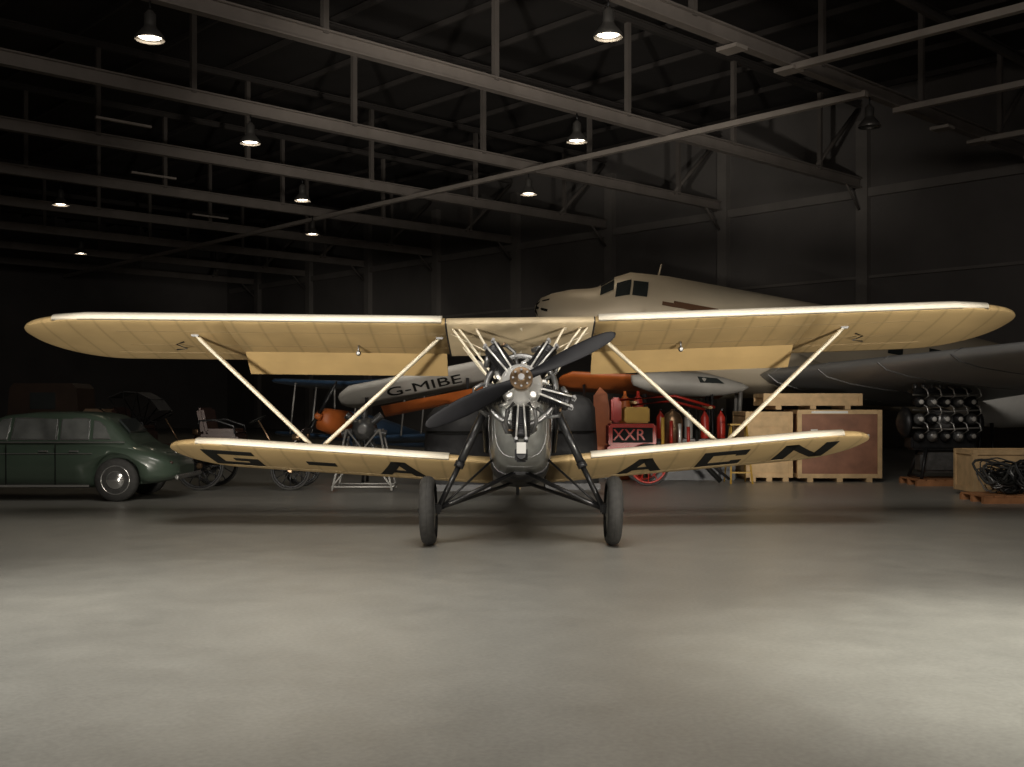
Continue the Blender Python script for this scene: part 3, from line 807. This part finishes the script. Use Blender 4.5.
for (x, w_, zc, hh) in ((5.35, .02, 2.0, .02), (5.2, .12, 2.0, .10), (4.8, .26, 2.02, .20), (4.3, .33, 2.06, .27), (3.6, .32, 2.08, .28), (3.1, .26, 2.12, .22), (2.75, .14, 2.16, .12), (2.7, .08, 2.2, .08)):
    L.append([V((x, 24.6+w_*math.cos(a), zc+hh*math.sin(a))) for a in [2*math.pi*i/24 for i in range(24)]])
p.loft(L, GWHT)
p.poly([(4.75, 24.6-.30, 2.08), (4.2, 24.6-.345, 2.10), (4.15, 24.6-.27, 2.24), (4.6, 24.6-.24, 2.20)], GLS, V((0, .05, 0)))
for x in (3.0, 4.5):
    for dy in (-.35, .35): p.cyl((x, 24.6+dy*.4, 1.85), (x, 24.6+dy, .02), .03, DRK)
    p.cyl((x, 24.3, .9), (x, 24.9, .9), .025, DRK)
p.done()

# ------------------------------------------------------------------ crates
def crate(name, c, d, panel, frm, rot=0.0, slats=0, label=False, fr=.09):
    R = Matrix.Rotation(rot, 3, 'Z'); p = Part(name); c = V(c)
    B = lambda o, s, m, bv=.006: p.box(c + R @ V(o), s, m, R, bv)
    w, dp, h = d
    B((0, 0, h/2), (w-.05, dp-.05, h-.05), panel, 0)
    for sy in (-1, 1):
        for sx in (-1, 1):
            B((sx*(w/2-fr/2), sy*(dp/2-.012), h/2), (fr, .03, h), frm)
            B((sx*(w/2-.012), sy*(dp/2-fr/2), h/2), (.03, fr, h), frm)
        for z in (fr/2+.001, h-fr/2): B((0, sy*(dp/2-.012), z), (w-2*fr, .028, fr), frm)
    for sx in (-1, 1):
        for z in (fr/2+.001, h-fr/2): B((sx*(w/2-.012), 0, z), (.028, dp-2*fr, fr), frm)
    for k in range(slats):
        z = fr + (h-2*fr)*(k+.5)/slats
        B((0, -dp/2+.012, z), (w-2*fr, .02, (h-2*fr)/slats*.86), frm)
        B((-w/2+.012, 0, z), (.02, dp-2*fr, (h-2*fr)/slats*.86), frm)
    if label:
        B((-w*.12, -dp/2-.002, h-.05), (.75, .008, .05), WHT, 0)
        B((-w*.3, -dp/2+.018, h*.68), (.14, .02, .10), WHT, 0); B((w*.1, -dp/2+.018, h*.60), (.10, .02, .12), WHT, 0); B((w*.33, -dp/2+.018, h*.62), (.07, .02, .07), WHT, 0)
    for sx in (-.35, 0, .35): p.box(c+R @ V((sx*w, 0, .0-.04)), (.12, dp, .08), frm, R)
    p.done()
crate('plywood_crate', (6.82, 23.2, .08), (1.74, 1.3, 1.42), PLYR, PINE, -.03, 0, True)
crate('slatted_wooden_crate', (5.40, 23.5, .08), (.98, 1.5, 1.38), PINE, PINE, -.02, 5)
crate('flat_wooden_case', (6.35, 23.4, 1.585), (2.1, .9, .26), PINE, PINE, .02, 0)

def pallet(name, c, w, d, m, rot=0):
    p = Part(name); R = Matrix.Rotation(rot, 3, 'Z'); c = V(c)
    for k in range(3): p.box(c+R @ V((0, (k-1)*(d/2-.05), .05)), (w, .09, .10), m, R)
    n = 7
    for k in range(n): p.box(c+R @ V((-w/2+w*(k+.5)/n, 0, .115)), (w/n*.8, d, .025), m, R)
    p.done()
pallet('engine_pallet', (8.62, 21.9, 0), 1.3, 1.0, ORW)
p = Part('display_aero_engine'); x, y, z0 = 8.62, 21.9, .145
for dx in (-.5, .5):
    for dy in (-.35, .35): p.cyl((x+dx, y+dy, z0), (x+dx*.7, y+dy*.6, .75), .035, DRK)
    p.cyl((x+dx, y-.35, z0+.04), (x+dx, y+.35, z0+.04), .03, DRK)
p.box((x, y, .85), (1.3, .45, .3), DRK, bev=.05)
p.box((x, y, .45), (.9, .4, .4), GUN, bev=.05)
p.lathe((x, y-.32, 1.28), (0, 1, 0), [(0, .12), (.08, .2), (.16, .26), (.6, .26), (.66, .2)], GUN, 28)
for row in range(3):
    for k in range(5):
        xx = x-.52+k*.26; zz = .98+row*.34
        p.lathe((xx, y-.25, zz), (0, -1, 0), [(-.2, .09), (0, .095), (.02, .115), (.06, .115), (.08, .09), (.12, .07), (.13, .03)], GUN if (k+row) % 2 else DRK, 18)
        p.lathe((xx, y-.385, zz), (0, -1, 0), [(0, .045), (.02, .05), (.035, .02)], WHT if row else GWHT, 14)
        p.tube([(xx+.06, y-.36, zz+.05), (xx+.12, y-.46, zz+.12), (xx+.1, y-.42, zz+.24), (xx+.05, y-.3, zz+.3)], .014, ALU)
p.box((x, y, 1.88), (1.2, .3, .10), DRK, bev=.03)
for k in range(7): p.lathe((x-.5+k*.167, y, 1.9), (0, 0, 1), [(0, .05), (.10, .05), (.13, .03)], GUN, 12)
for z in (1.15, 1.5, 1.8): p.tube([(x-.68, y-.36, z), (x, y-.42, z-.03), (x+.68, y-.36, z)], .018, SILV)
for sgx in (-1, 1): p.lathe((x+sgx*.66, y, 1.25), (sgx, 0, 0), [(0, .30), (.06, .32), (.14, .22), (.20, .08)], DRK, 24)
p.done()
crate('packing_crate', (9.0, 19.3, .08), (2.0, .8, .74), PINE, PINE, .02, 0)
pallet('hose_pallet', (8.22, 18.05, 0), 1.2, .9, ORW, .03)
p = Part('hose_tangle')
for k in range(46):
    cx_, cy_ = 8.27+random.uniform(-.38, .5), 18.05+random.uniform(-.15, .2); rr = random.uniform(.12, .30); tl = random.uniform(-1.1, 1.1)
    pts = []; a0 = random.uniform(0, 6.28); z0 = random.uniform(.18, .36)
    for i in range(24):
        a = a0+i*.33
        pts.append((cx_+rr*math.cos(a)*(1+.2*math.sin(3*a)), cy_+rr*.7*math.sin(a)*math.cos(tl), max(.155, z0+rr*abs(math.sin(tl))*(1+math.sin(a))+.05*math.sin(2.3*a))))
    p.tube(pts, random.choice((.012, .016, .022)), random.choice((BLKM, DRK, RUB, GUN)), 7)
p.done()
p = Part('white_gas_bottle')
p.lathe((10.4, 21.6, 0), (0, 0, 1), [(0, .14), (.03, .16), (1.5, .16), (1.7, .10), (1.76, .04)], WHT, 20)
p.lathe((10.4, 21.6, 1.76), (0, 0, 1), [(0, .05), (.12, .05), (.15, .02)], YEL, 14); p.done()
p = Part('white_fuselage_section')
p.lathe((9.9, 24.3, 1.55), (1, 0, .04), [(0, .1), (.1, .28), (.4, .42), (1.0, .5), (3.5, .52)], WHT, 28)
for xx in (10.6, 12.6):
    for dy in (-.4, .4): p.cyl((xx, 24.3+dy*.7, 1.2), (xx, 24.3+dy, .02), .04, DRK)
p.done()

# ------------------------------------------------------------------ airliner
DL = V((.63, 30, 4.30))
M = Matrix.Translation(DL) @ Matrix.Rotation(math.radians(-90), 4, 'Z') @ Matrix.Rotation(math.radians(-10.5), 4, 'X')
E = empty('twin_engine_airliner', (9, 29, 0))
p = Part('fuselage', M)
DS = [(0, .06, .05, -.05), (.12, .34, .28, -.36), (.4, .58, .46, -.62), (.9, .82, .66, -.84), (1.4, .98, .78, -.97), (1.6, 1.03, .86, -1.0), (2.0, 1.10, 1.20, -1.04),
      (2.4, 1.15, 1.42, -1.07), (3.4, 1.22, 1.50, -1.1), (8, 1.25, 1.50, -1.1), (11, 1.2, 1.45, -.98), (14, .95, 1.25, -.55), (17, .5, .95, .1), (19, .12, .7, .45)]
def dsec(y):
    for i in range(len(DS)-1):
        if DS[i][0] <= y <= DS[i+1][0]:
            t = (y-DS[i][0])/(DS[i+1][0]-DS[i][0]); return [DS[i][k]+(DS[i+1][k]-DS[i][k])*t for k in (1, 2, 3)]
def dpt(y, a, off=0):
    w_, zt, zb = dsec(y); return V(((w_+off)*math.cos(a), y, (zt+zb)/2+((zt-zb)/2+off)*math.sin(a)))
n = 32
p.loft([[dpt(y[0], 2*math.pi*i/n) for i in range(n)] for y in DS], DCP)
def dpatch(ya, yb, a0, a1, m, off=.02, mir=True):
    for s_ in ((1, -1) if mir else (1,)):
        vs = []; na, ny = 5, 5
        for i in range(ny):
            y = ya+(yb-ya)*i/(ny-1)
            for j in range(na):
                q = dpt(y, math.radians(a0+(a1-a0)*j/(na-1)), off); vs.append(V((q.x*s_, q.y, q.z)))
        fs = [[i*na+j, i*na+j+1, (i+1)*na+j+1, (i+1)*na+j] for i in range(ny-1) for j in range(na-1)]
        p.add(vs, fs, m, True)
dpatch(1.66, 1.98, 38, 62, GLS); dpatch(1.66, 1.98, 66, 86, GLS)
dpatch(2.05, 2.42, 24, 50, GLS); dpatch(2.48, 2.88, 24, 48, GLS)
for k in range(7): dpatch(5+k*1.1, 5.4+k*1.1, 8, 24, GLS)
dpatch(3.3, 5.0, 16, 21, BRN); dpatch(3.6, 4.8, 21, 24, BRN)
dpatch(0.02, .35, -80, 80, BLKM, .01)
p.cyl((0, 3.2, 1.45), (0, 3.22, 1.8), .025, DCP)
p.done(E)
p = Part('wings', M)
def aw(x, le, ch, z, t=.13):
    return [V((x, le+ch*c, z+ch*t*k)) for c, k in ((1, .02), (.7, .35), (.4, .62), (.2, .62), (.06, .36), (0, 0), (.06, -.26), (.2, -.38), (.4, -.36), (.7, -.2))]
for sg in (-1, 1):
    p.loft([aw(0, 5.6, 4.4, -.95), aw(sg*4.2, 5.7, 4.3, -.95), aw(sg*13.2, 7.9, 2.2, -.30), aw(sg*14.0, 8.3, 1.5, -.24), aw(sg*14.4, 8.7, .7, -.2)], DCW)
    for xx in (4.2, 6.4, 8.6, 10.8, 12.6):
        f = (xx-4.2)/9.0; le = 5.7+2.2*f; ch = 4.3-2.1*f; z = -.95+.65*f
        A = aw(sg*xx, le, ch, z); B_ = aw(sg*(xx+.05), le, ch, z)
        ex = lambda L_: [q+V((0, 0, .012 if i_ < 5 else -.012)) for i_, q in enumerate(L_)]
        p.loft([ex(A), ex(B_)], GUN)
    p.lathe((sg*2.8, 3.4, -.75), (0, 1, 0), [(0, .5), (.05, .62), (.5, .72), (1.3, .74), (2.6, .7), (4.2, .35), (4.8, .1)], DCP, 28)
    p.lathe((sg*2.8, 3.38, -.75), (0, -1, 0), [(0, .48), (.01, .2), (.25, .16), (.35, .05)], DRK, 24)
    for k in range(3):
        a = 2*math.pi*k/3+.5; d = V((math.cos(a), 0, math.sin(a)))
        p.strut(V((sg*2.8, 3.1, -.75)), V((sg*2.8, 3.1, -.75))+d*1.5, .10, .03, BLK)
p.poly([(0, 15.4, .9), (0, 17.2, 3.2), (0, 18.3, 3.3), (0, 19.4, 1.5), (0, 19.2, .5)], DCP, V((.1, 0, 0)))
p.poly([(-4, 17.6, .8), (0, 16.0, .8), (4, 17.6, .8), (4, 18.4, .8), (0, 18.8, .8), (-4, 18.4, .8)], DCP, V((0, 0, .1)))
p.done(E)
p = Part('landing_gear')
for yy in (27.2, 32.8):
    c = V((5.6, yy, .58)); p.lathe(c, (0, 1, 0), [(-.16, .3), (-.14, .5), (-.05, .58), (.05, .58), (.14, .5), (.16, .3)], RUB, 32)
    for dy in (-.25, .25): p.cyl(c+V((0, dy, 0)), (5.7, yy+dy, 2.4), .05, SILV)
    p.cyl(c+V((0, -.27, 0)), c+V((0, .27, 0)), .06, GUN)
p.done(E)

# ------------------------------------------------------------------ camera and lights
cd = bpy.data.cameras.new('camera'); cam = bpy.data.objects.new('camera', cd); scene.collection.objects.link(cam)
cam.location = (0, 0, 1.6); cam.rotation_euler = (math.radians(90), 0, 0)
cd.sensor_width = 36; cd.lens = 36*1087/1024; cd.shift_y = (405-383.5)/1024; cd.clip_end = 300
scene.camera = cam

def spot(name, loc, tgt, E_, size, blend=.6, rad=.4, col=(1, .9, .74)):
    l = bpy.data.lights.new(name, 'SPOT'); l.energy = E_; l.spot_size = math.radians(size); l.spot_blend = blend
    l.shadow_soft_size = rad; l.color = col
    o = bpy.data.objects.new(name, l); o.location = loc; scene.collection.objects.link(o)
    o.rotation_euler = (V(tgt)-V(loc)).to_track_quat('-Z', 'Y').to_euler(); return o
def area(name, loc, tgt, E_, sx, sy, col=(1, .92, .8), spread=180):
    l = bpy.data.lights.new(name, 'AREA'); l.shape = 'RECTANGLE'; l.size = sx; l.size_y = sy; l.energy = E_; l.color = col; l.spread = math.radians(spread)
    o = bpy.data.objects.new(name, l); o.location = loc; scene.collection.objects.link(o)
    o.rotation_euler = (V(tgt)-V(loc)).to_track_quat('-Z', 'Y').to_euler(); return o
spot('photo_spot_left', (-5, 3.0, .55), (-3.2, 13.4, 2.3), 5600, 42, .7, col=(1, .93, .81))
spot('photo_spot_right', (5, 3.0, .55), (3.2, 13.4, 2.3), 5600, 42, .7, col=(1, .93, .81))
spot('engine_spot', (-1.5, 4.0, 3.2), (.1, 12.2, 1.6), 900, 15, .8, .3, (1, .96, .9))
spot('floor_pool_right', (3.6, 5.2, 8.8), (3.7, 6.6, 0), 4300, 40, 1.0, .3, (1, .985, .88))
spot('floor_pool_left', (-3.6, 6, 8.8), (-2.9, 7.6, 0), 2000, 50, 1.0, .3, (1, .985, .92))
area('overhead_fill', (0, 8, 8.8), (0, 11, 0), 620, 6, 3, (1, .94, .85))  # added area light for the slats and floor, not a lamp of the hangar
area('hall_fill', (2, -4, 7), (4, 30, 5), 430, 8, 4, (1, .90, .80))
spot('airliner_spot', (-3, 18, 7.6), (2.6, 29, 5.2), 620, 22, .9, .3, (1, .84, .64))
spot('background_spot', (1.5, 14.8, 7.5), (1.8, 22.5, 1.3), 170, 60, .8, .3, (1, .87, .7))
w = bpy.data.worlds.new('world'); scene.world = w; w.use_nodes = True
w.node_tree.nodes['Background'].inputs[0].default_value = (.02, .018, .016, 1)
scene.view_settings.view_transform = 'Standard'
